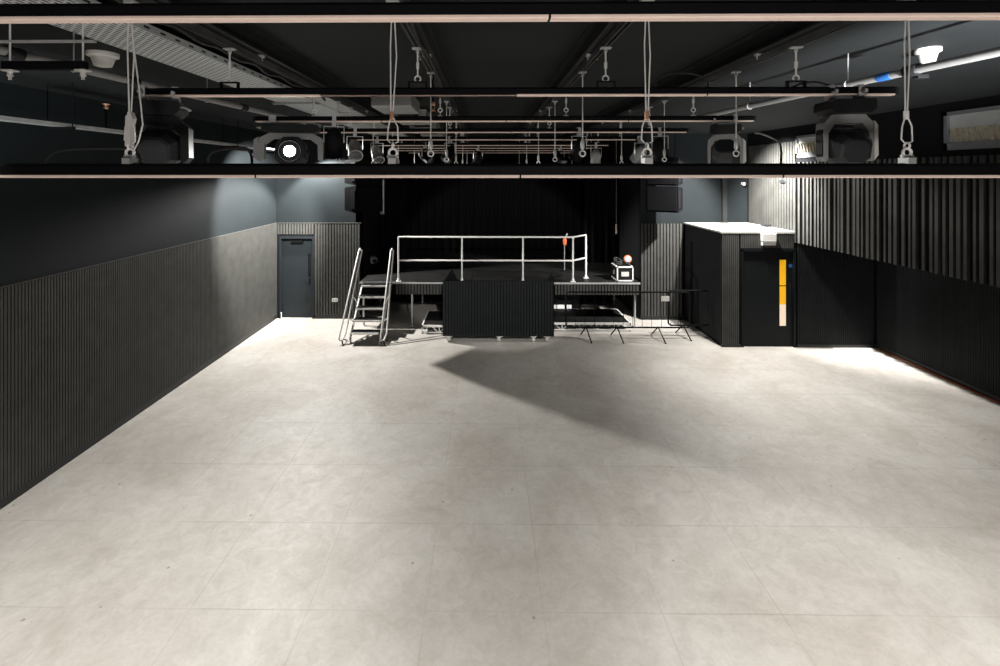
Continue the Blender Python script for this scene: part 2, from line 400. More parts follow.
# bulkhead with slats (grows from the booth's roof to the balcony)
BZ = 2.24
bk = struct(MB().box(BX1, BX1+.12, -1.0, BY, BZ, CEIL).box(BX1, BX1+.12, BY, YB, BT+.05, CEIL).build('wall_bulkhead', 'felt'), 'slatted bulkhead hanging above the right aisle', 'wall')
mb = MB(); y = -.6
while y < BY-.03:
    w_ = random.choice([.035, .045, .055, .06]); d_ = random.choice([.025, .035, .045])
    mb.box(BX1-d_, BX1, y, min(y+w_, BY), BZ, 3.95); y += w_ + random.choice([.045, .055, .065, .08])
mb.build('timber_batten_screen', 'batten', bk)
slats_y(BX1, BY+.02, YB-.01, BT+.05, 4.4, .095, .066, .022, -1).build('slat_cladding', 'batten', bk)
MB().box(BX1+.12, XR, -1.0, BY, BZ-.0, BZ+.03).build('soffit_board', 'wall_black', bk)

# ------------------------------------------------------------------ ceiling steel
RAILX = [-1.655, -.44, .765, 1.975]; RZ = 4.51
side = ['above the left end of the bars', 'left of the middle of the bars', 'right of the middle of the bars', 'above the right end of the bars']
for x, s in zip(RAILX, side):
    y1 = 12.0
    bm_ = struct(MB().box(x-.06, x+.06, -2, y1, RZ+.055, RZ+.07).box(x-.006, x+.006, -2, y1, RZ+.07, CEIL-.012).box(x-.06, x+.06, -2, y1, CEIL-.012, CEIL)
           .build('steel_joist', 'wall_black'), f'black steel joist running lengthwise {s}', 'beam')
    ra = thing('strut_channel', f'galvanised strut channel running lengthwise under the ceiling {s}', 'channel', (x, 1.2, RZ), 'strut channels under the ceiling')
    MB().box(x-.0205, x-.018, 1.2, y1, RZ, RZ+.041).box(x+.018, x+.0205, 1.2, y1, RZ, RZ+.041).box(x-.018, x+.018, 1.2, y1, RZ+.038, RZ+.041) \
        .box(x-.0205, x-.011, 1.2, y1, RZ, RZ+.003).box(x+.011, x+.0205, 1.2, y1, RZ, RZ+.003).build('channel', 'strut', ra)
    for k in range(7):
        yk = 1.9 + k*1.5
        MB().box(x-.045, x+.045, yk-.02, yk+.02, RZ+.036, RZ+.05).tube([(x-.035, yk, RZ+.01), (x-.035, yk, RZ+.06)], .005, 6).tube([(x+.035, yk, RZ+.01), (x+.035, yk, RZ+.06)], .005, 6).build('beam_clip', 'galv', ra)

# ------------------------------------------------------------------ lighting bars
BARY = [1.53, 3.03, 4.52, 5.72, 6.97, 8.35, 9.25, 10.2, 11.3]; BARZ = 4.226
ordinal = ['nearest', 'second', 'third', 'fourth', 'fifth', 'sixth', 'seventh', 'eighth', 'ninth']
def lighting_bar(y, z, x0, x1, joints, label, k=1.0, group='black lighting bars under the ceiling'):
    t = thing('lighting_rail', label, 'lighting bar', ((x0+x1)/2, y, z), group)
    h_ = .028*k; w_ = .022*k
    MB().prism([(y-w_, z-h_+.011*k), (y+w_, z-h_+.011*k), (y+w_, z+h_*.6), (y+w_*.5, z+h_), (y-w_*.5, z+h_), (y-w_, z+h_*.6)], x0, x1, 'x').build('bar_body', 'black_metal', t)
    xs = [x0] + list(joints) + [x1]; mb = MB()
    for a, b in zip(xs[:-1], xs[1:]):
        mb.prism([(y-w_*.75, z-h_), (y+w_*.75, z-h_), (y+w_, z-h_+.004), (y+w_, z-h_+.011*k), (y-w_, z-h_+.011*k), (y-w_, z-h_+.004)], a+.004, b-.004, 'x')
    mb.build('lower_strip', 'pale_strip', t)
    for j in joints:
        MB().box(j-.0038, j+.0038, y-w_*.98, y+w_*.98, z-h_+.0005, z-h_+.0115*k).build('joint_plug', 'black_metal', t)
    for e, sg in ((x0, -1), (x1, 1)):
        MB().prism([(y-w_*.9, z-h_*.9), (y+w_*.9, z-h_*.9), (y+w_*.95, z+h_*.55), (y+w_*.45, z+h_*.95), (y-w_*.45, z+h_*.95), (y-w_*.95, z+h_*.55)], e, e+sg*.022, 'x').build('end_cap', 'black_plastic', t)
    return t
ends = [(-2.6, 2.9), (wx(140, 3.03), wx(893, 3.03)), (wx(256, 4.52), wx(753, 4.52)), (-2.2, 2.41), (-2.0, 2.2), (-1.95, 2.15), (-1.9, 2.1), (-1.9, 2.1), (-1.85, 2.05)]
jn = [[wx(549, 1.53)], [wx(516, 3.03), wx(322, 3.03), wx(706, 3.03)], [wx(382, 4.52), wx(506, 4.52), wx(628, 4.52)], [.3], [.2], [.25], [.2], [.2], [.2]]
for i, (y, (a, b), j) in enumerate(zip(BARY, ends, jn)):
    lab = f'black lighting bar with pale underside, {ordinal[i]} of the upper row from the balcony'
    lighting_bar(y, BARZ, a, b, j, lab)
lighting_bar(2.2, 3.7155, -2.62, 2.92, [wx(258, 2.2), wx(520, 2.2), wx(780, 2.2)], 'low black lighting bar at eye level hanging on wire slings', 1.2)

# hangers from strut to bar
def make_hanger(bracket):
    o = thing('bar_hanger', '', 'hanger', (0, 0, 0))
    H = RZ - BARZ
    MB().box(-.035, .035, -.02, .02, H-.008, H).lathe([(.012, H-.03), (.012, H-.008)], n=6).build('channel_clamp', 'galv', o)
    MB().tube([(0, 0, .105), (0, 0, H-.02)], .006, 6).lathe([(.011, .15), (.011, .19)], n=6).build('drop_rod', 'wire', o)
    MB().torus((0, 0, .085), (0, 1, 0), .019, .0055).build('eye_ring', 'wire', o)
    if bracket:
        MB().box(-.06, -.05, -.012, .012, .026, .066).box(.05, .06, -.012, .012, .026, .066).box(-.06, .06, -.012, .012, .060, .068).build('bar_bracket', 'black_metal', o)
    else:
        MB().tube([(0, 0, .066), (0, 0, .03)], .006, 6).box(-.02, .02, -.015, .015, .027, .036).build('bar_bracket', 'galv', o)
    return o
pro = {True: make_hanger(True), False: make_hanger(False)}; kids = {k: children(v) for k, v in pro.items()}; used = {True: False, False: False}
rside = ['left end', 'left of its middle', 'right of its middle', 'right end']
for i, y in enumerate(BARY[:7]):
    for x, s in zip(RAILX, rside):
        if i == 0: continue
        k = (i == 1)
        o = pro[k] if not used[k] else copy_tree(pro[k], kids[k]); used[k] = True
        o.location = (x, y, BARZ)
        o['label'] = f'steel hanger holding the {ordinal[i]} lighting bar, ' + (f'at its {s}' if 'end' in s else s)
        o['group'] = 'steel hangers holding the lighting bars'

# wire slings at the low bar
def sling(x, y, label, big=False):
    t = thing('wire_sling', label, 'sling', (x, y, RZ), 'wire slings holding the low front bar')
    zf = 3.98; zr = 3.80; dx = random.uniform(-.006, .006)
    MB().box(x-.03, x+.03, y-.02, y+.02, RZ-.012, RZ+.002).lathe([(.014, -.035), (.014, 0)], (x, y, RZ-.01), n=8).build('channel_clamp', 'galv', t)
    MB().tube([(x-.004, y, RZ-.02), (x-.012, y, 4.3), (x-.004+dx, y, zf)], .0034, 6).tube([(x+.004, y, RZ-.02), (x+.016, y+.004, 4.25), (x+.005+dx, y, zf)], .0034, 6) \
        .tube([(x+dx, y, zf), (x-.022, y, zf-.06), (x-.026, y, zf-.12), (x-.012, y, zr+.045)], .0034, 6).tube([(x+dx, y, zf), (x+.022, y, zf-.06), (x+.024, y, zf-.13), (x+.012, y, zr+.045)], .0034, 6).build('wire_rope', 'wire', t)
    MB().cbox(x-.009+dx, x+.009+dx, y-.007, y+.007, zf-.028, zf+.012, .003).build('ferrule', 'copper' if x < 1.5 and not big else 'alu', t)
    if big:
        MB().prism([(x-.014, zr+.03), (x+.010, zr+.03), (x+.012, zr+.12), (x+.022, zr+.16), (x+.01, zr+.19), (x-.012, zr+.17)], y-.014, y+.014).build('grip_tube', 'white_plastic', t)
        MB().tube([(x+.02, y, 4.28), (x+.06, y-.02, 4.08), (x+.075, y-.02, 3.93), (x+.055, y-.02, 3.85), (x+.02, y-.01, 3.80)], .0034, 6).build('tail_rope', 'wire', t)
    MB().torus((x, y, zr), (0, 1, 0), .019, .0065).torus((x, y, zr+.03), (1, 0, 0), .014, .005).build('shackle', 'alu', t)
    MB().lathe([(.008, -.026), (.008, .026)], (x, y, zr-.018), (1, 0, 0), 8).box(x-.018, x+.018, y-.028, y+.028, 3.747, 3.775).build('shackle_pin', 'galv', t)
xs4 = [wx(p_, 2.2) for p_ in (130, 393, 647, 907)]
for x, s, bg in zip(xs4, ['the one with a white grip tube', 'second from the left along the low bar', 'third from the left along the low bar', 'beside the right grey moving head'], [True, False, False, False]):
    sling(x, 2.2, f'wire sling holding the low bar, {s}', bg)

# long droppers, between the bars
DY = [3.75, 5.25, 6.9, 8.9, 10.9]
def make_dropper():
    o = thing('drop_rod_hanger', '', 'hanger', (0, 0, 0)); B = -.66
    MB().box(-.03, .03, -.02, .02, -.01, 0).lathe([(.013, -.035), (.013, -.008)], n=6).build('channel_clamp', 'galv', o)
    MB().tube([(0, 0, -.02), (0, 0, B+.12)], .005, 6).build('drop_rod', 'wire', o)
    MB().lathe([(.007, B+.04), (.016, B+.055), (.016, B+.11), (.007, B+.13)], n=8).build('turnbuckle', 'galv', o)
    MB().torus((0, 0, B+.012), (0, 1, 0), .022, .006).build('eye_ring', 'wire', o)
    return o
dp = make_dropper(); dk = children(dp); first = True
for j, y in enumerate(DY):
    for x, s in zip(RAILX, ['left end', 'left of the middle', 'right of the middle', 'right end']):
        if j == 0 and s in ('left end',): continue
        o = dp if first else copy_tree(dp, dk); first = False
        o.location = (x, y, RZ)
        gap = f'between the {ordinal[j+1]} and {ordinal[min(j+2, 8)]} lighting bars' if j < 3 else ('among the far lighting bars' if j == 3 else 'beyond the far lighting bars')
        o['label'] = f'long drop rod {gap}, ' + (f'at their {s}' if 'end' in s else s)
        o['group'] = 'long drop rods under the ceiling'

# ------------------------------------------------------------------ moving heads
def moving_head(loc, label, pan, tilt, k=1.0, kx=None, hk=None, lit=False, yoke='grey_body', cover='white_plastic'):
    t = thing('moving_head_spotlight', label, 'moving head light', loc, 'moving head lights on the bars')
    def B(mb, name, m, parent=None, ox=None):
        me_loc = ox or (0, 0, 0)
        inh = parent is not None and parent.name.startswith('head') or name == 'head'
        kv = Vector(((hk or k),)*3) if inh else Vector((kx or k, k, k))
        o = MB(); o.v = [(p[0]*kv.x, p[1]*kv.y, p[2]*kv.z) for p in mb.v]; o.f = mb.f; o.sm = mb.sm
        me = bpy.data.meshes.new(name); me.from_pydata(o.v, [], o.f); me.polygons.foreach_set('use_smooth', o.sm)
        bm = bmesh.new(); bm.from_mesh(me); bmesh.ops.recalc_face_normals(bm, faces=bm.faces[:]); bm.to_mesh(me); bm.free()
        me.materials.append(M[m]); ob = bpy.data.objects.new(name, me); col.objects.link(ob); ob.parent = parent or t
        ob.location = (me_loc[0]*(kx or k), me_loc[1]*k, me_loc[2]*k); return ob
    for sx in (-.11, .11):
        B(MB().box(sx-.02, sx+.02, -.036, -.026, -.05, .03).box(sx-.02, sx+.02, .026, .036, -.05, .03).box(sx-.02, sx+.02, -.036, .036, .029, .038)
          .box(sx-.025, sx+.025, -.03, .03, -.065, -.029).lathe([(.014, 0), (.014, .05)], (sx, .036, -.01), (0, 1, 0), 8), 'bar_clamp', 'galv')
    b = B(MB().prism([(-.165, -.08), (-.15, -.065), (.15, -.065), (.165, -.08), (.165, -.125), (.125, -.155), (-.125, -.155), (-.165, -.125)], -.12, .12), 'base', 'black_plastic')
    B(MB().box(-.10, .02, -.124, -.118, -.13, -.085), 'display_panel', 'lens', b)
    B(MB().tube([(-.165, -.09, -.10), (-.19, -.07, -.10), (-.19, .07, -.10), (-.165, .09, -.10)], .008, 8), 'carry_handle', 'grey_body', b)
    outer = [(-.125, -.157), (.125, -.157), (.182, -.21), (.188, -.29), (.185, -.44), (.17, -.46), (.155, -.44), (.153, -.28), (.105, -.215), (-.105, -.215), (-.153, -.28), (-.155, -.44), (-.17, -.46), (-.185, -.44), (-.188, -.29), (-.182, -.21)]
    mb = MB(); n = len(outer)
    # convex strips of the U so that the caps triangulate cleanly
    q = [[outer[i] for i in s] for s in ([0,1,8,9],[1,2,7,8],[2,3,4,5,6,7],[0,9,10,15],[15,10,11,12,13,14])]
    for poly in q: mb.prism(poly, -.055, .055)
    yk = B(mb, 'yoke', yoke)
    B(MB().prism([(-.186, -.20), (-.212, -.23), (-.216, -.42), (-.186, -.455)], -.062, .062), 'arm_cover', cover, yk)
    B(MB().prism([(.187, -.25), (.194, -.27), (.194, -.41), (.187, -.43)], -.04, .04), 'arm_cover', 'black_plastic', yk)
    
    # head: lofted octagonal rings along -Y (lens side)
    rings = [(.175, .085), (.165, .105), (.10, .135), (-.02, .142), (-.08, .138), (-.125, .126), (-.15, .116)]
    vs = []; fs = []
    for y_, r_ in rings:
        c = r_*.52
        for (x_, z_) in [(-r_, -c), (-c, -r_), (c, -r_), (r_, -c), (r_, c), (c, r_), (-c, r_), (-r_, c)]: vs.append((x_, y_, z_))
    for i in range(len(rings)-1):
        for j in range(8): fs.append([i*8+j, i*8+(j+1) % 8, (i+1)*8+(j+1) % 8, (i+1)*8+j])
    fs += [list(range(8)), list(range(48, 56))[::-1]]
    mb = MB().add(vs, fs)
    for z_ in (-.03, .0, .03): mb.box(-.06, .06, .163, .170, z_-.008, z_+.008)
    head = B(mb, 'head', 'dark_body', None, (0, 0, -.365)); head.rotation_euler = (tilt, 0, 0)
    B(MB().lathe([(.105, 0), (.11, .006), (.11, .02), (.098, .024), (.094, .012)], (0, -.15, 0), (0, -1, 0), 24), 'lens_ring', 'black_plastic', head)
    B(MB().lathe([(.094, .0), (.094, .008), (.07, .012), (.05, .013)], (0, -.15, 0), (0, -1, 0), 24), 'lens', 'lens', head)
    B(MB().lathe([(.052, .0), (.05, .018), (.03, .026), (.004, .028)], (0, -.15, 0), (0, -1, 0), 24), 'lamp_glass', 'lens_lit' if lit else 'lens', head)
    for sx in (-1, 1): B(MB().tube([(sx*.136, .0, .0), (sx*.156, .0, .0)], .03, 12), 'tilt_pivot', 'black_plastic', head)
    t.rotation_euler = (0, 0, pan)
    return t
moving_head((wx(844, 3.03), 3.03, BARZ), 'moving head light with grey yoke at the right end of the second bar', R(170), R(-14), .97, kx=.74, hk=.80)
moving_head((wx(160, 3.03), 3.03, BARZ), 'all black moving head light at the left end of the second bar', R(200), R(-10), 1.0, kx=.82, hk=.88, yoke='black_plastic', cover='black_plastic')
STAR = moving_head((wx(292, 4.52), 4.52, BARZ), 'switched on moving head light, its lens glaring white, on the third bar', R(15), R(-3), .88, kx=1.55, hk=1.0, lit=True, cover='grey_body')
moving_head((wx(725, 4.52), 4.52, BARZ), 'grey moving head light with tilted head at the right end of the third bar', R(155), R(40), .97, kx=.80, hk=.84)
# small profile and par lamps on the far bars
def par_can(loc, label, pan, tilt, k=1.0, shell='black_metal', lens='lens'):
    t = thing('stage_spotlight', label, 'stage lamp', loc, 'small stage lamps on the far bars')
    def B(mb, name, m, parent=None, l=(0,0,0)):
        mb.v = [tuple(Vector(p)*k) for p in mb.v]
        me = bpy.data.meshes.new(name); me.from_pydata(mb.v, [], mb.f); me.polygons.foreach_set('use_smooth', mb.sm)
        bm = bmesh.new(); bm.from_mesh(me); bmesh.ops.recalc_face_normals(bm, faces=bm.faces[:]); bm.to_mesh(me); bm.free()
        me.materials.append(M[m]); ob = bpy.data.objects.new(name, me); col.objects.link(ob); ob.parent = parent or t; ob.location = tuple(Vector(l)*k); return ob
    B(MB().box(-.02, .02, -.034, -.025, -.06, .03).box(-.02, .02, .025, .034, -.06, .03).box(-.02, .02, -.034, .034, .029, .037).box(-.022, .022, -.03, .03, -.075, -.029), 'hook_clamp', 'galv')
    B(MB().box(-.10, .10, -.015, .015, -.083, -.075).box(-.106, -.100, -.015, .015, -.25, -.075).box(.100, .106, -.015, .015, -.25, -.075), 'bracket', 'galv')
    h_ = B(MB().lathe([(.035, .15), (.06, .13), (.085, .06), (.092, -.02), (.092, -.15), (.098, -.15), (.098, -.165)], (0,0,0), (0,1,0), 16), 'can', shell, None, (0,0,-.24))
    h_.rotation_euler = (tilt, 0, 0)
    B(MB().lathe([(.088, 0), (.08, .01), (.03, .018)], (0, -.158, 0), (0,-1,0), 16), 'lens', lens, h_)
    t.rotation_euler = (0, 0, pan); return t
spots = [(334, 2, 200, 70, 'black_metal'), (355, 3, 20, 40, 'grey_body'), (377, 4, 30, 50, 'grey_body'), (425, 5, 60, 35, 'black_metal'), (450, 4, -30, 45, 'black_metal'), (478, 6, 200, 40, 'black_metal'), (579, 3, 190, 45, 'black_metal'),
         (596, 5, 170, 50, 'grey_body'), (660, 3, 150, 50, 'black_metal'), (560, 6, 20, 40, 'black_metal'), (640, 4, 200, 40, 'grey_body')]
wh = {2: 'third', 3: 'fourth', 4: 'fifth', 5: 'sixth', 6: 'seventh'}
cnt = {}
for px, bi, pn, tl, sh in spots:
    y = BARY[bi]; c = 'pale grey' if sh == 'grey_body' else 'black'
    cnt.setdefault(bi, []).append((px, pn, tl, sh, c))
for bi, lst in cnt.items():
    lst.sort()
    for n_, (px, pn, tl, sh, c) in enumerate(lst):
        pos = ['leftmost', 'second from the left', 'third from the left', 'fourth from the left'][n_] if n_ < len(lst)-1 else 'rightmost'
        par_can((wx(px, BARY[bi]), BARY[bi], BARZ), f'{c} stage lamp hanging from the {wh[bi]} lighting bar, ' + (f'{pos} lamp there' if len(lst) > 1 else 'beside the glaring moving head'), R(pn), R(tl), .9, sh)

# ------------------------------------------------------------------ overhead services
# slotted cable tray, upper left
tx0, tx1, tz, ty0, ty1 = -2.62, -2.14, 4.60, 1.6, 11.0
t = thing('cable_tray', 'wide galvanised slotted cable tray running lengthwise at upper left', 'cable tray', (tx0, ty0, tz))
MB().box(tx0, tx1, ty0, ty1, tz, tz+.003).build('slotted_base', 'tray', t)
MB().box(tx0-.003, tx0, ty0, ty1, tz, tz+.05).build('side_flange', 'galv', t)
MB().box(tx1, tx1+.003, ty0, ty1, tz, tz+.05).build('side_flange', 'flange', t)
for k in range(2):
    y = 5.9+k*2.4
    MB().box(tx0-.06, tx1+.06, y-.02, y+.02, tz-.025, tz).tube([(tx1+.035, y, tz-.035), (tx1+.035, y, CEIL)], .006, 6).tube([(tx0-.035, y, tz-.035), (tx0-.035, y, CEIL)], .006, 6).build('trapeze_bracket', 'galv', t)
# zinc duct behind it
t = thing('air_duct', 'rectangular zinc air duct above the far lighting bars on the left', 'air duct', (-1.95, 5.3, 4.6))
for k in range(5):
    y = 5.3+k*1.25
    MB().cbox(-2.02, -1.72, y, y+1.22, 4.555, 4.70, .012).build('duct_section', 'duct', t)
    MB().box(-2.04, -1.70, y+1.215, y+1.255, 4.54, 4.71).build('flange_collar', 'galv', t)
t = thing('air_duct', 'pale zinc duct high over the far bars, nearer the middle', 'air duct', (-1.2, 5.8, 4.6))
for k in range(4):
    y = 5.8+k*1.45
    MB().cbox(-1.42, -.92, y, y+.75, 4.53, 4.70, .012).build('duct_section', 'duct', t)
    MB().box(-1.30, -1.04, y+.75, y+1.45, 4.56, 4.69).build('neck', 'black_metal', t)
# grey pipes
def pipe(pts, r, name, label, cat, m, group=None):
    t = thing(name, label, cat, pts[0], group); MB().tube(pts, r, 12).build('pipe_run', m, t); return t
P0, P1 = Vector((-3.1, 2.3, 4.48)), Vector((-2.55, 7.2, 4.44))
t = pipe([P0, P1], .030, 'sprinkler_pipe', 'grey pipe with dark couplings sloping beside the slotted tray', 'pipe', 'pipe_grey')
for f_ in (.14, .32, .62):
    q = P0.lerp(P1, f_); a = (P1-P0).normalized()
    MB().lathe([(.034, -.05), (.04, -.05), (.04, -.02), (.036, -.015), (.036, .015), (.04, .02), (.04, .05), (.034, .05)], q, a, 16).build('coupling', 'black_plastic', t)
for f_ in (.22, .5):
    q = P0.lerp(P1, f_)
    MB().torus(q, (P1-P0), .033, .005, 16).tube([q+Vector((0,0,.033)), (q.x, q.y, CEIL)], .005, 6).build('pipe_ring', 'galv', t)
P0, P1 = Vector((wx(1075, 2.6), 2.6, wz(1075, 35, 2.6))), Vector((wx(700, 6.3), 6.3, wz(700, 117, 6.3)))
t = pipe([P0, P1], .030, 'sprinkler_pipe', 'pale grey pipe with a blue band crossing above the right moving head', 'pipe', 'pipe_grey')
a = (P1-P0).normalized()
def at_px(px):
    lo, hi = 0., 1.
    for _ in range(40):
        mid = (lo+hi)/2; q = P0.lerp(P1, mid); u = (q.x + TH*q.y)/(q.y - TH*q.x)*F+PX
        if u > px: lo = mid
        else: hi = mid
    return P0.lerp(P1, lo)
q = at_px(885); MB().lathe([(.0315, -.055), (.0325, -.05), (.0325, .05), (.0315, .055)], q, a, 16).build('blue_band', 'blue', t)
q = at_px(912); MB().lathe([(.031, -.05), (.044, -.045), (.044, .045), (.031, .05)], q, a, 16).cbox(q.x+.02, q.x+.10, q.y-.03, q.y+.02, q.z-.06, q.z-.03, .006).build('coupling', 'black_plastic', t)
for px in (848, 750):
    q = at_px(px); MB().torus(q, a, .034, .006, 16).tube([q+Vector((0,0,.03)), (q.x, q.y, CEIL)], .006, 6).build('pipe_ring', 'galv', t)
# short trapeze bar, far upper left
y = 2.62; x0, x1 = wx(4, y), wx(86, y); zt = wz(40, 61.5, y); zb = wz(40, 70, y)
t = thing('trapeze_bar', 'short black bar on two hooks at the far upper left, beside the grey pipe', 'hanging bar', ((x0+x1)/2, y, zb))
MB().cbox(x0, x1, y-.02, y+.02, zb, zt, .006).build('bar_body', 'black_metal', t)
MB().box(x0-.15, x1+.05, y-.012, y+.012, wz(40, 42.5, y), wz(40, 40.5, y)).build('top_strip', 'galv', t)
for px in (10, 83):
    x = wx(px, y)
    MB().tube([(x, y, zt), (x, y, CEIL if px < 50 else tz-.001)], .005, 6).build('hanging_rod', 'wire', t)
    MB().box(x-.03, x+.03, y-.024, y+.024, zb-.008, zb).lathe([(.016, -.03), (.012, -.012), (.02, 0)], (x, y, zb-.005), n=8).tube([(x-.006, y, zb-.03), (x-.006, y, zb-.055)], .004, 6).tube([(x+.006, y, zb-.03), (x+.006, y, zb-.055)], .004, 6).build('wing_bolt', 'white_plastic', t)
# pale detector by the tray
for (px, py, r_, lab) in ((103, 58, .115, 'white cone shaped detector on the ceiling beside the slotted tray'), (928, 56, .085, 'white detector on the ceiling above the blue banded pipe')):
    dy_ = (CEIL-EYE)*F/(PY-py+6); p = W(px, py, dy_); p.z = CEIL
    t = thing('smoke_detector', lab, 'detector', p)
    MB().lathe([(r_*.4, -.115), (r_*.55, -.11), (r_*.75, -.04)], p, (0,0,1), 20).build('detector_body', 'white_plastic', t)
    MB().lathe([(r_*.78, -.04), (r_, -.03), (r_, 0)], p, (0,0,1), 20).build('mounting_plate', 'white_plastic', t)
# left wall tray
y0_, y1_ = 4.2, 11.4
t = thing('wall_cable_tray', 'narrow zinc cable tray high along the left wall', 'cable tray', (-4.75, y0_, 4.2))
MB().box(-4.82, -4.66, y0_, y1_, 4.225, 4.229).box(-4.823, -4.82, y0_, y1_, 4.225, 4.262).box(-4.66, -4.657, y0_, y1_, 4.225, 4.262).build('tray_base', 'galv', t)
for k in range(4):
    y = 5.2+k*1.75
    MB().box(-4.90, -4.58, y-.02, y+.02, 4.20, 4.224).tube([(-4.60, y, 4.2), (-4.60, y, CEIL)], .006, 6).tube([(-4.88, y, 4.2), (-4.88, y, CEIL)], .006, 6).build('trapeze_bracket', 'black_metal', t)
# sprinkler heads
def sprinkler(p, label):
    t = thing('fire_sprinkler', label, 'sprinkler', p, 'copper sprinkler heads')
    MB().lathe([(.008, .05), (.008, max(.1, CEIL-p.z))], p, (0,0,1), 8).build('drop_pipe', 'black_metal', t)
    MB().lathe([(.012, .02), (.020, .022), (.020, .05), (.012, .052)], p, (0,0,1), 12).tube([p+Vector((-.012,0,.02)), p+Vector((-.014,0,0)), p+Vector((0,0,-.02))], .003, 6).tube([p+Vector((.012,0,.02)), p+Vector((.014,0,0)), p+Vector((0,0,-.02))], .003, 6).build('frame_arms', 'copper', t)
    MB().lathe([(.004, -.018), (.022, -.022), (.022, -.026), (.004, -.028)], p, (0,0,1), 14).build('deflector', 'copper', t)
sprinkler(W(433, 108, 4.0), 'copper sprinkler head hanging near the middle under the second bar')
p = W(106, 128, 5.9); p.z = 4.2295; zt = wz(106, 107, 5.9)
t = thing('fire_sprinkler', 'copper sprinkler head standing upright on the left wall tray', 'sprinkler', p, 'copper sprinkler heads')
MB().lathe([(.012, 0), (.012, zt-p.z-.05), (.018, zt-p.z-.05), (.018, zt-p.z-.03)], p, (0,0,1), 8).build('riser_pipe', 'black_metal', t)
MB().lathe([(.02, -.03), (.028, -.02), (.030, .0), (.02, .01), (.02, .02), (.045, .03), (.045, .04)], (p.x, p.y, zt), (0,0,1), 14).build('deflector', 'copper', t)
# cable loops
def cable(pts, r, label, m='rubber', group=None):
    P = [Vector(p) for p in pts]; out = []
    for i in range(len(P)-1):
        p0, p1, p2, p3 = P[max(i-1,0)], P[i], P[i+1], P[min(i+2, len(P)-1)]
        for s in range(8):
            t_ = s/8; out.append(.5*((2*p1) + (-p0+p2)*t_ + (2*p0-5*p1+4*p2-p3)*t_*t_ + (-p0+3*p1-3*p2+p3)*t_**3))
    out.append(P[-1])
    return tag(MB().tube(out, r, 8).build('cable', m), label, 'cable', group)
# their ends lie on the low front bar
cable([W(46, 163, 2.2), W(48, 157, 2.2), W(58, 151, 2.2), W(75, 149, 2.2), W(100, 148.5, 2.25), W(128, 149, 2.3), W(139, 155, 2.25), W(141, 163, 2.2)], .006, 'arched black cable standing on the low bar at the far left', group='black cables on the bars')
cable([W(208, 163, 2.2), W(208, 158, 2.2), W(213, 152, 2.2), W(225, 149, 2.25), W(245, 148, 2.25), W(251, 155, 2.25), W(252, 163, 2.2)], .006, 'arched black cable on the low bar left of the glaring light', group='black cables on the bars')
cable([W(755, 133, 3.4), W(762, 134, 3.3), W(778, 141, 3.3), W(781, 150, 2.6), W(781, 163.3, 2.2)], .006, 'thin grey cable dropping beside the right moving head', 'grey_body', group='black cables on the bars')
cable([W(655, 88, 3.03), W(657, 80, 3.03), W(668, 74, 3.03), W(690, 73.5, 3.03), W(706, 79, 3.03), W(708, 88, 3.03)], .006, 'black cable arching over the second bar right of its middle', group='black cables on the bars')
cable([W(790, 89, 3.03), W(800, 84, 3.06), W(815, 82, 3.06), W(828, 85, 3.06), W(840, 89, 3.05)], .007, 'black cable lying on the second bar above the right moving head', group='black cables on the bars')
for xx, ya_, yb2, lab in ((-.44+.045, 1.9, 8.0, 'black cable bundle strung along the strut left of the middle'), (-1.655-.05, 1.9, 5.0, 'black cable bundle strung beside the slotted tray')):
    cable([(xx+.008*math.sin(k*2.1), ya_+(yb2-ya_)*k/14, RZ-.014+(.012 if k % 2 else -.012)) for k in range(15)], .011, lab, group='black cables on the bars')
# air vents in the bulkhead top
def vent(y0, y1, z0, z1, label):
    x = BX1; t = thing('air_vent', label, 'air vent', (x, (y0+y1)/2, z0), 'louvred vents along the bulkhead')
    MB().box(x-.06, x, y0, y1, z0, z0+.10).box(x-.06, x, y0, y1, z1-.05, z1).box(x-.06, x, y0, y0+.05, z0, z1).box(x-.06, x, y1-.05, y1, z0, z1).build('vent_frame', 'vent_grey', t)
    mb = MB(); y = y0+.07
    while y < y1-.12:
        mb.add([(x-.05, y, z0+.1), (x-.05, y+.03, z0+.1), (x-.05, y+.09, z0+.3), (x-.05, y+.06, z0+.3), (x-.02, y, z0+.1), (x-.02, y+.03, z0+.1), (x-.02, y+.09, z0+.3), (x-.02, y+.06, z0+.3)],
               [(0,1,2,3),(7,6,5,4),(0,4,5,1),(1,5,6,2),(2,6,7,3),(3,7,4,0)]); y += .085
    mb.build('slanted_louvres', 'insul', t)
    MB().box(x-.02, x-.004, y0+.05, y1-.05, z0+.1, z1-.05).build('back_plate', 'duct', t)
vent(5.6, 6.85, 4.04, 4.58, 'large grey vent with slanted louvres high on the bulkhead at far right')
vent(9.3, 10.1, 4.04, 4.5, 'smaller looking vent high on the bulkhead beyond the grey moving head')

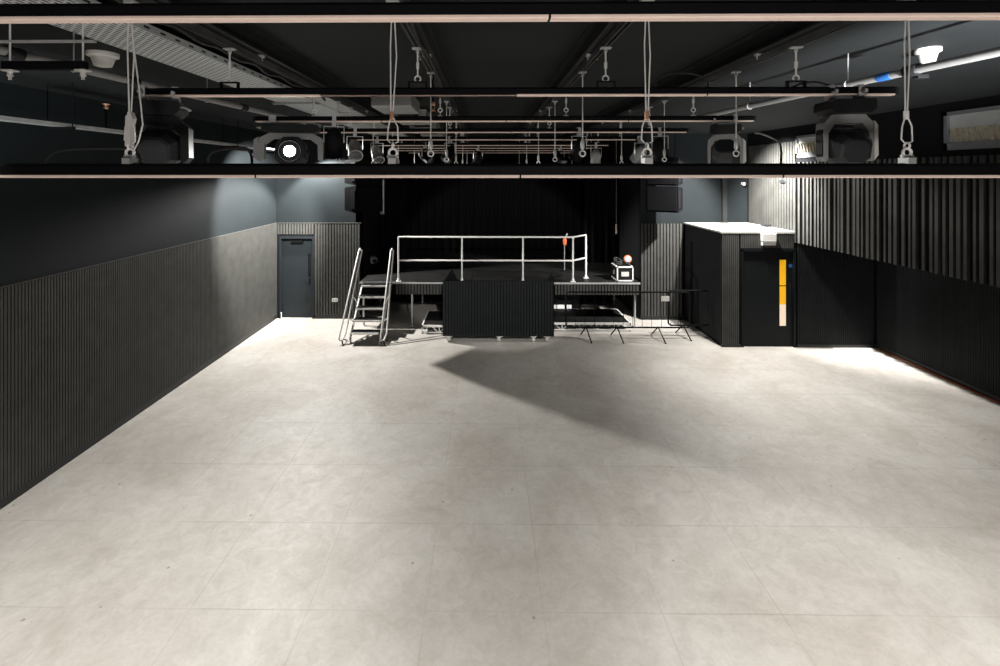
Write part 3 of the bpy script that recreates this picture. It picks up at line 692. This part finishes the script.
# loudspeakers flanking the stage
def speaker(corner, ang, zb, label):
    # corner: lower front corner nearest the room's side; the face runs from it at angle ang
    H = .62; Wd = .72; D = .46; sg = 1 if math.cos(ang) > 0 else -1
    t = thing('line_array_speaker', label, 'loudspeaker', (corner[0], corner[1], zb), 'black loudspeakers hung beside the stage')
    t.rotation_euler = (0, 0, ang if sg > 0 else ang - PI)
    x0, x1 = (0, Wd) if sg > 0 else (-Wd, 0)
    def L(mb, name, m, parent=None):
        me = bpy.data.meshes.new(name); me.from_pydata(mb.v, [], mb.f); me.polygons.foreach_set('use_smooth', mb.sm)
        bm = bmesh.new(); bm.from_mesh(me); bmesh.ops.recalc_face_normals(bm, faces=bm.faces[:]); bm.to_mesh(me); bm.free()
        me.materials.append(M[m]); o = bpy.data.objects.new(name, me); col.objects.link(o); o.parent = parent or t; return o
    for k in range(2):
        z = k*H
        c = L(MB().prism([(0, z+.004), (D, z+.05), (D, z+H-.05), (0, z+H-.004)], x0, x1, 'x'), 'cabinet', 'speaker')
        L(MB().cbox(x0+.03, x1-.03, -.012, .002, z+.04, z+H-.04, .004), 'grille', 'felt', c)
        for xa in (x0-.01, x1): L(MB().box(xa, xa+.01, .03, .2, z+.1, z+H-.1), 'rigging_plate', 'black_metal', c)
    z = 2*H; tp = CEIL-zb
    L(MB().box(x0, x1, .1, .2, z, z+.05).tube([(x0+.1, .15, z), (x0+.1, .15, tp)], .012, 8).tube([(x1-.1, .15, z), (x1-.1, .15, tp)], .012, 8), 'flying_frame', 'black_metal')
    return t
speaker((-2.90, 10.47), R(47.8), 2.82, 'black loudspeaker hung above the slatted wall left of the stage')
speaker((wx(678, 10.9), 10.9), R(180-35), 2.80, 'black loudspeaker hung between the stage and the booth')
p = W(382.5, 192, 12.3)
tag(MB().cbox(p.x-.055, p.x+.055, 12.25, 12.33, 2.65, 3.55, .01).build('column_speaker', 'vent_grey'), 'slim grey column speaker beside the left loudspeaker', 'loudspeaker')
# camera and sensor above the booth
p = W(782, 179, 10.6)
t = thing('security_camera', 'small black security camera on the bulkhead above the booth roof', 'camera', p)
MB().cbox(p.x-.03, p.x+.03, p.y-.11, p.y+.05, p.z-.09, p.z-.025, .008).build('camera_body', 'cloth', t)
MB().tube([p+Vector((0,0,-.03)), p+Vector((0,0,.1)), (BX1-.02, p.y, p.z+.12)], .012, 8).build('arm', 'black_plastic', t)
MB().lathe([(.022, 0), (.022, .012), (.015, .014)], (p.x, p.y-.11, p.z-.055), (0,-1,0), 14).build('lens', 'lens', t)
p = W(744, 184, YB-.1)
t = thing('motion_sensor', 'small grey motion sensor high in the corner above the booth', 'sensor', p)
MB().lathe([(.02, .045), (.038, .035), (.045, .0), (.035, -.035), (.015, -.045)], p, (0,0,1), 16).build('sensor_body', 'grey_body', t)
MB().box(p.x-.02, p.x+.02, p.y, YB, p.z-.02, p.z+.04).build('wall_bracket', 'white_plastic', t)
# things lying on booth roof
p = W(763, 225, 11.2); bz = BT+.05
tag(MB().cbox(p.x-.1, p.x+.1, 11.0, 11.12, bz, bz+.05, .01).build('junction_box', 'black_plastic'), 'small black box lying on the booth roof', 'box')

# ------------------------------------------------------------------ stage
SY, SX0, SX1, SZ = 11.35, -3.05, 3.69, 1.10
t = thing('stage_platform', 'black raised stage platform with slatted front fascia', 'stage', ((SX0+SX1)/2, SY, 0))
nx = 5
for i in range(nx):
    a, b = SX0+(SX1-SX0)*i/nx, SX0+(SX1-SX0)*(i+1)/nx
    for j, (ya, yb_) in enumerate(((SY, SY+1.5), (SY+1.5, SY+3.0), (SY+3.0, SY+4.4))):
        MB().cbox(a+.003, b-.003, ya+.003, yb_-.003, SZ-.04, SZ, .004).build('deck_panel', 'stage_ply', t)
fx0 = wx(396, SY)
MB().box(SX0, SX1, SY+.02, SY+.05, SZ-.30, SZ-.04).build('fascia_board', 'felt', t)
slats_x(SY+.02, fx0, SX1, SZ-.30, SZ-.045, .075, .05, .018).build('fascia_slats', 'slat', t)
MB().box(SX0, SX1, SY-.012, SY+.003, SZ-.042, SZ-.002).build('edge_trim', 'galv', t)
for x in (-2.98, -1.80, 3.60):
    for y in (SY+.12, SY+2.0, SY+4.2):
        MB().tube([(x, y, 0), (x, y, SZ-.04)], .024, 10).lathe([(.04, 0), (.04, .012), (.025, .02)], (x, y, 0)).build('leg', 'galv', t)
for x in (-.6, .8, 2.2):
    for y in (SY+2.0, SY+4.2):
        MB().tube([(x, y, 0), (x, y, SZ-.04)], .024, 10).lathe([(.04, 0), (.04, .012), (.025, .02)], (x, y, 0)).build('leg', 'black_metal', t)

# guard rail on the stage edge
RY = SY+.06; RT = wz(463, 237, RY); RM = wz(463, 260.5, RY)
posts = [wx(398.5, RY), wx(462, RY), wx(523, RY), wx(573, RY)]
t = thing('guard_rail', 'white metal guard rail along the stage front edge', 'guard rail', (posts[0], RY, SZ))
pts = [(x, RY) for x in posts]; y5 = RY+.42; x5 = wx(586, y5); pts.append((x5, y5))
for (x, y) in pts:
    MB().tube([(x, y, SZ), (x, y, RT)], .021, 10).build('post', 'alu', t)
    MB().box(x-.06, x+.06, y-.05, y+.05, SZ, SZ+.012).lathe([(.03, .012), (.03, .07), (.023, .075)], (x, y, SZ), n=12).build('post_foot', 'alu', t)
for z, nm in ((RT, 'top_rail'), (RM, 'mid_rail')):
    MB().tube([(pts[0][0], RY, z), (pts[3][0], RY, z), (x5, y5, z)], .021, 10).build(nm, 'alu', t)

# steps
stx0, stx1 = -2.95, -2.33; sy1 = SY-.04; run = .22; NT = 5
t = thing('stage_steps', 'open metal steps with white handrails up to the stage', 'steps', (stx0, sy1-1.1, 0))
for k in range(NT):
    z = SZ-.02-(k)*.205; y = sy1-k*run
    tr = MB().box(stx0, stx1, y-.23, y, z-.035, z-.004).build('tread', 'black_metal', t)
    MB().cbox(stx0, stx1, y-.245, y-.228, z-.04, z, .004).build('nosing', 'alu', tr)
for x in (stx0-.02, stx1+.02):
    MB().tube([(x, sy1-.02, SZ-.06), (x, sy1-5*run-.02, SZ-.06-5*.205)], .022, 10).build('stringer', 'alu', t)
    MB().tube([(x, sy1-4.4*run, SZ-.04-4.2*.205), (x, sy1-4.6*run, 0.02)], .018, 10).lathe([(.03, 0), (.03, .02)], (x, sy1-4.6*run, 0)).build('leg', 'black_metal', t)
for x, sg in ((stx0-.06, -1), (stx1+.08, 1)):
    bo = -.17 if sg < 0 else -.03
    b0 = Vector((x+bo, sy1-5.2*run, .14)); tp = Vector((x, sy1-.15, SZ+.80)); inn = .10
    loop = [b0, tp+Vector((0,-.02,-.02)), tp+Vector((.01,.04,.02)), tp+Vector((.035,.10,-.04)), b0+Vector((inn,.16,.06)), b0+Vector((inn*.6,.04,-.05)), b0+Vector((.02, 0, -.04)), b0]
    MB().tube(loop, .018, 10).build('handrail', 'alu', t)
    xs_ = stx0-.02 if sg < 0 else stx1+.02
    for f_ in (.45, .2):
        m1 = b0.lerp(tp, f_)+Vector((inn*(1-f_), .12, .0)); MB().tube([m1, (xs_, m1.y+.10, m1.z-.30*f_-.05)], .013, 8).build('rail_bracket', 'alu', t)
    MB().tube([b0+Vector((.05,.04,-.05)), (b0.x+.11, b0.y-.06, .015)], .015, 8).tube([b0+Vector((.07,.06,-.03)), (b0.x+.10, b0.y+.26, .015)], .013, 8).build('foot_bar', 'black_metal', t)

# wheeled slatted panel in front of the stage
PYf = 10.40; px0, px1 = wx(443, PYf), wx(554, PYf); pz0, pz1 = .13, wz(500, 281, PYf)
t = thing('mobile_slat_panel', 'dark slatted panel on white castors in front of the stage', 'panel', ((px0+px1)/2, PYf, 0))
MB().box(px0, px1, PYf, PYf+.035, pz0, pz1).build('panel_board', 'felt', t)
slats_x(PYf, px0, px1-.01, pz0, pz1-.0, .064, .043, .02).build('slat_facing', 'slat_dark', t)
for x0_, x1_ in ((px0, px0+.035), (px1-.035, px1)):
    MB().prism([(PYf+.035, pz0), (PYf+.44, pz0), (PYf+.44, pz0+.10), (PYf+.035, pz1)], x0_, x1_, 'x').build('side_gusset', 'black_plastic', t)
MB().box(px0+.035, px1-.035, PYf+.035, PYf+.44, pz0, pz0+.04).build('base_board', 'black_plastic', t)
for px in (449, 499, 533.5, 547):
    x = wx(px, PYf+.06)
    c = MB().box(x-.075, x+.075, PYf-.02, PYf+.12, pz0-.008, pz0).box(x+.034, x+.040, PYf-.015, PYf+.11, .03, pz0).box(x-.040, x-.034, PYf-.015, PYf+.11, .03, pz0).box(x-.034, x+.034, PYf+.0, PYf+.004, .085, pz0).build('castor_plate', 'white_plastic', t)
    MB().lathe([(.045, -.028), (.05, -.022), (.05, .022), (.045, .028)], (x, PYf+.04, .05), (1,0,0), 18).build('castor_wheel', 'white_plastic', c)
for px, w_ in ((450.5, .15), (551, .12)):
    x = wx(px, SY+.15); z = SZ+.0
    tag(MB().prism([(x-w_, z), (x+w_, z), (x+.02, z+.27 if px < 500 else z+.16)], SY+.12, SY+.3).build('floor_monitor', 'cloth'),
        'dark wedge monitor on the stage edge ' + ('at the left end of the slatted panel' if px < 500 else 'at the right end of the slatted panel'), 'stage monitor', 'wedge monitors on the stage edge')

# low decks stored under the stage
def low_deck(x0, x1, y0, y1, label):
    zt = .20; t = thing('stage_deck', label, 'stage deck', ((x0+x1)/2, y0, 0), 'low decks stored under the stage')
    MB().box(x0+.03, x1-.03, y0+.03, y1-.03, zt-.03, zt-.002).build('deck_top', 'stage_ply', t)
    MB().box(x0, x1, y0, y0+.03, zt-.045, zt).box(x0, x1, y1-.03, y1, zt-.045, zt).box(x0, x0+.03, y0, y1, zt-.045, zt).box(x1-.03, x1, y0, y1, zt-.045, zt).build('edge_frame', 'alu', t)
    mb = MB().box(x0, x1, y0+.004, y0+.026, .02, .045); n = 6; w_ = (x1-x0)/n
    for i in range(n):
        a = x0+i*w_
        mb.tube([(a+.03, y0+.015, .045), (a+w_*.35, y0+.015, zt-.045)], .009, 6).tube([(a+w_*.65, y0+.015, zt-.045), (a+w_-.03, y0+.015, .045)], .009, 6).box(a, a+.02, y0+.005, y0+.025, .02, zt-.04)
    mb.build('truss_side', 'alu', t)
    for x in (x0+.02, x1-.02):
        for y in (y0+.03, y1-.03): MB().lathe([(.02, 0), (.02, .02)], (x, y, 0)).build('foot', 'rubber', t)
low_deck(wx(421.5, 10.9), .90, 10.9, 12.08, 'low black deck with white truss edge, half hidden by the slatted panel')
low_deck(.97, wx(631, 11.12), 11.12, 12.30, 'low black deck with white truss edge, behind the crowd barrier')

# equipment rack with white labels under the stage
rx0, rx1 = wx(541, 12.4), wx(580, 12.4); rz = wz(560, 307, 12.4)
t = thing('equipment_rack', 'black equipment rack with a row of lit white indicators under the stage', 'rack', ((rx0+rx1)/2, 12.4, 0))
MB().cbox(rx0, rx1, 12.42, 12.9, .0, .72, .01).build('rack_case', 'black_plastic', t)
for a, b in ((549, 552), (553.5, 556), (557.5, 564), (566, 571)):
    MB().box(wx(a, 12.4), wx(b+.5, 12.4), 12.408, 12.424, wz(a, 309.5, 12.4), wz(a, 305, 12.4)).build('indicator_light', 'led', t)  # white label, its brightness put in as emission

# crowd barriers
def barrier(x0, x1, y, label, feet, rot=0.0, plate=False):
    t = thing('crowd_barrier', label, 'barrier', (x0, y, 0), 'black crowd barriers')
    z0, z1 = .26, 1.05; rr = .08
    lp = []
    for cx_, cz_, a in ((x1-rr, z1-rr, 0), (x0+rr, z1-rr, 90), (x0+rr, z0+rr, 180), (x1-rr, z0+rr, 270)):
        for s in range(5): lp.append((cx_+rr*math.cos(R(a+s*22.5)), y, cz_+rr*math.sin(R(a+s*22.5))))
    lp.append(lp[0])
    MB().tube(lp, .019, 8).build('frame_tube', 'black_metal', t)
    mb = MB(); n = int((x1-x0)/.2)
    for i in range(1, n): mb.tube([(x0+(x1-x0)*i/n, y, z0), (x0+(x1-x0)*i/n, y, z1)], .005, 6)
    mb.build('infill_bars', 'black_metal', t)
    for x in feet:
        MB().tube([(x-.02, y, z0+.01), (x+.04, y-.27, .015), (x+.04, y-.30, .015)], .014, 8).tube([(x-.02, y, z0+.01), (x-.09, y+.25, .015)], .014, 8).build('foot', 'black_metal', t)
    if plate:
        MB().box(wx(661, y), wx(669, y), y-.02, y-.008, wz(665, 301, y), wz(665, 296, y)).build('white_plate', 'white_plastic', t)
    t.rotation_euler = (0, 0, rot); return t
by = 10.62
barrier(wx(566, by), wx(690, by), by, 'black metal crowd barrier with a small white plate, in front of the stage', [wx(587, by), wx(618, by), wx(659, by)], 0, True)
barrier(wx(671, by), wx(712, by), by+.16, 'short black crowd barrier in shadow beside the booth', [wx(687, by)])

# things on the stage
cxx = wx(613, SY+.2); cx2 = wx(633, SY+.2)
t = thing('flight_case', 'black flight case with white edges on the right end of the stage', 'flight case', ((cxx+cx2)/2, SY+.2, SZ))
z0, z1 = SZ, wz(622, 266, SY+.2)
fx0_, fx1_ = wx(617, SY+.12), wx(633.5, SY+.12); ya, yb_ = SY+.12, SY+.62
MB().box(fx0_+.01, fx1_-.01, ya+.01, yb_, z0+.01, z1-.01).build('case_body', 'black_plastic', t)
mb = MB(); e = .028
for xa, xb in ((fx0_, fx0_+e), (fx1_-e, fx1_)):
    mb.box(xa, xb, ya, ya+e, z0, z1).box(xa, xb, ya, yb_, z0, z0+e).box(xa, xb, ya, yb_, z1-e, z1)
mb.box(fx0_, fx1_, ya, ya+e, z0, z0+e).box(fx0_, fx1_, ya, ya+e, z1-e, z1)
mb.build('edge_trim', 'alu', t)
mx_ = (fx0_+fx1_)/2; mz = (z0+z1)/2
MB().box(mx_-.09, mx_+.09, ya+.004, ya+.012, mz-.06, mz+.05).build('label_card', 'white_plastic', t)
for sx in (fx0_-.002, ):
    MB().torus((fx0_-.006, (ya+yb_)/2, mz), (1,0,0), .05, .008, 16).build('side_handle', 'alu', t)
p = W(618, 262, SY+.35)
tag(MB().torus((p.x, SY+.35, z1+.065), (.15,-.5,1), .09, .022, 20, 8).torus((p.x+.01, SY+.36, z1+.09), (-.2,-.4,1), .085, .02, 20, 8).torus((p.x-.02, SY+.35, z1+.12), (.3,-.6,1), .08, .02, 20, 8).build('cable_coil', 'rubber'),
    'coil of black cable lying on the flight case', 'cable coil')
p = W(628.5, 258, SY+.3)
t = thing('hand_lamp', 'pale round hand lamp with an orange rim standing on the flight case', 'lamp', (p.x, SY+.3, z1))
MB().lathe([(.04, 0), (.06, .01), (.06, .03), (.03, .05), (.03, .09)], (p.x, SY+.3, z1)).build('lamp_base', 'black_plastic', t)
MB().lathe([(.03, -.06), (.07, -.04), (.085, .0), (.07, .02)], (p.x-.02, SY+.3, z1+.15), (-.25,-1,.1)).build('lamp_shade', 'pale_blue', t)
MB().torus((p.x-.02, SY+.3, z1+.15), (-.25,-1,.1), .085, .014).build('rim', 'orange', t)
# microphone stand
my = SY+1.3; b = Vector((wx(564.5, my), my, SZ))
t = thing('microphone_stand', 'microphone stand with an orange foam windshield behind the guard rail', 'microphone stand', b)
mz = wz(565, 240, my)
MB().lathe([(.13, 0), (.13, .015), (.03, .03)], b).build('base', 'black_metal', t)
MB().tube([b+Vector((0,0,.02)), (b.x, b.y, mz-.05)], .011, 8).build('pole', 'grey_body', t)
MB().tube([(b.x+.35, b.y+.1, mz-.55), (b.x, b.y, mz-.05), (b.x+.1, b.y-.05, mz+.05)], .009, 8).build('boom', 'black_metal', t)
MB().lathe([(.02, -.14), (.045, -.10), (.05, .0), (.03, .06)], (b.x, b.y-.04, mz+.0)).build('windshield', 'orange', t)
MB().lathe([(.016, .05), (.022, .08), (.022, .17), (.014, .19)], (b.x+.01, b.y-.04, mz), (.3,0,1)).build('microphone', 'grey_body', t)
# pale lamp in the dark behind the steps
p = W(373, 259, 12.6)
t = thing('floor_lamp', 'small pale blue grey stage lamp on the stage floor behind the steps', 'stage lamp', (p.x, 12.6, SZ))
MB().box(p.x-.1, p.x+.1, 12.5, 12.7, SZ, SZ+.02).tube([(p.x, 12.6, SZ+.02), (p.x, 12.6, p.z-.1)], .014, 8).build('stand', 'black_metal', t)
MB().lathe([(.05, -.1), (.075, -.06), (.08, .02), (.09, .10)], (p.x, 12.6, p.z), (.5, -.8, -.3), 16).build('can', 'pale_blue', t)
MB().lathe([(.082, 0), (.06, .01)], Vector((p.x, 12.6, p.z))+Vector((.5,-.8,-.3)).normalized()*.10, (.5,-.8,-.3), 16).build('lens', 'lens', t)
# thin light strip in the wing
p = W(616, 229, 13.5)
tag(MB().tube([(p.x, 13.475, p.z+.14), (p.x, 13.475, CEIL)], .004, 6).cbox(p.x-.018, p.x+.018, 13.45, 13.5, p.z-.14, p.z+.14, .006).build('hanging_strip', 'pale_strip'), 'thin pale vertical strip hanging in the dark right of the stage', 'strip')

# stage drapes
def drape(x0, x1, y, z0, z1, label, amp=.07, wl_=.26, m='cloth'):
    n = int((x1-x0)/.04); vs = []; fs = []
    for k, dy in enumerate((0, .015)):
        for z in (z0, z1):
            for i in range(n+1):
                x = x0+(x1-x0)*i/n
                vs.append((x, y+dy+amp*math.sin(2*PI*x/wl_)+amp*.3*math.sin(2*PI*x/(wl_*2.3)), z))
    q = n+1
    for i in range(n):
        fs += [[i, i+1, q+i+1, q+i], [2*q+i+1, 2*q+i, 3*q+i, 3*q+i+1], [i, 2*q+i, 2*q+i+1, i+1], [q+i, q+i+1, 3*q+i+1, 3*q+i]]
    fs += [[0, q, 3*q, 2*q], [n, 2*q+n, 3*q+n, q+n]]
    return tag(MB().add(vs, fs, True).build('stage_curtain', m), label, 'curtain', 'black stage curtains')
drape(OPL+.05, OPR-.05, 15.6, SZ+.01, CEIL-.05, 'wide black backdrop curtain across the back of the stage')
drape(OPL+.03, -2.4, 13.9, SZ+.01, CEIL-.05, 'narrow black side curtain at the left of the stage', .06, .2)
drape(2.9, OPR-.03, 13.9, SZ+.01, CEIL-.05, 'narrow black side curtain at the right of the stage', .06, .2)
drape(SX0+.05, SX1-.05, 13.6, .01, SZ-.06, 'black skirt curtain in the dark space under the stage', .05, .2)

# orange cable along the right wall
cable([(XR-.06, 10.05, .012), (XR-.05, 9.2, .012), (XR-.07, 8.4, .012), (XR-.05, 7.2, .012), (XR-.06, 5.5, .012)], .013, 'orange cable lying along the foot of the black right wall', 'orange_cable')

# ------------------------------------------------------------------ lights
def lamp(name, kind, loc, energy, target=None, color=(1, .97, .93), radius=.05, angle=120, blend=.4):
    l = bpy.data.lights.new(name, kind); l.energy = energy; l.color = color
    if kind == 'SPOT': l.spot_size = R(angle); l.spot_blend = blend
    l.shadow_soft_size = radius
    o = bpy.data.objects.new(name, l); col.objects.link(o); o.location = loc
    if target is not None: o.rotation_euler = (Vector(target)-Vector(loc)).to_track_quat('-Z', 'Y').to_euler()
    return o
WARM = (1, .975, .925); COOL = (.93, .97, 1.0)

lamp('left_corner_flood', 'SPOT', (-4.35, 11.62, 4.35), 1650, (-2.9, 10.2, 0), WARM, .05, 135, .25)
lamp('left_wall_washer', 'SPOT', (-3.3, 9.7, 4.25), 2500, (-5.3, 10.75, 2.85), WARM, .04, 76, .5)
lamp('right_aisle_flood', 'SPOT', (5.15, 9.75, 4.35), 420, (5.6, 9.2, 0), WARM, .05, 150, .4)
lamp('right_pool_lamp', 'SPOT', (5.15, 9.6, 4.35), 950, (5.6, 8.7, 0), WARM, .05, 88, 1.0)
lamp('bulkhead_washer', 'SPOT', (5.2, 10.1, 4.35), 4600, (6.63, 10.5, 3.25), WARM, .04, 88, .9)
lamp('back_wall_washer', 'SPOT', (5.3, 9.9, 4.3), 1700, (4.5, 12.05, 2.3), WARM, .04, 74, .6)
lamp('stage_front_lamp', 'SPOT', (.2, 3.0, 4.12), 1500, (.3, 11.35, 1.65), WARM, .04, 31, .25)
lamp('moving_head_beam', 'SPOT', (wx(291, 4.3), 4.25, 3.90), 60, (-1.6, 1.5, 2.2), WARM, .05, 70, .5)
lamp('front_wash_lamp', 'SPOT', (-2.9, 1.9, 4.18), 960, (-2.8, 2.7, 0), WARM, .12, 98, .8)
lamp('front_wash_lamp', 'SPOT', (3.6, 1.9, 4.18), 1080, (3.8, 2.6, 0), WARM, .12, 98, .8)
lamp('balcony_lamp', 'POINT', (.6, -2.0, 2.3), 330, None, (1, .93, .88), .25)  # fill added out of view behind the camera, brightens bars and slings
lamp('balcony_uplight', 'SPOT', (3.1, .9, 3.2), 2500, (3.9, 3.9, 4.72), (.97, .98, 1), .1, 54, .9)  # added out of view without a fixture, lightens the ceiling at right
lamp('balcony_uplight', 'SPOT', (-4.2, 1.6, 3.2), 500, (-4.9, 4.4, 4.72), (.90, 1, .98), .1, 50, .8)  # second unseen fill, added for the ceiling by the left wall
cam_d = bpy.data.cameras.new('camera'); cam = bpy.data.objects.new('camera', cam_d); col.objects.link(cam)
cam_d.sensor_width = 36; cam_d.lens = F/1000*36; cam_d.shift_x = .019; cam_d.shift_y = -.159
cam_d.clip_start = .05; cam_d.clip_end = 100
cam.location = (0, 0, EYE); cam.rotation_euler = (R(90), 0, TH)
sc.camera = cam

w = bpy.data.worlds.new('world'); sc.world = w; w.use_nodes = True
w.node_tree.nodes['Background'].inputs[0].default_value = (.5, .55, .6, 1); w.node_tree.nodes['Background'].inputs[1].default_value = .02
sc.view_settings.view_transform = 'Standard'; sc.view_settings.look = 'None'; sc.view_settings.gamma = 1; sc.view_settings.exposure = 0
sc.view_settings.use_curve_mapping = False
sc.cycles.use_denoising = True
sc.cycles.max_bounces = 8; sc.cycles.diffuse_bounces = 5
sc.cycles.sample_clamp_indirect = 6
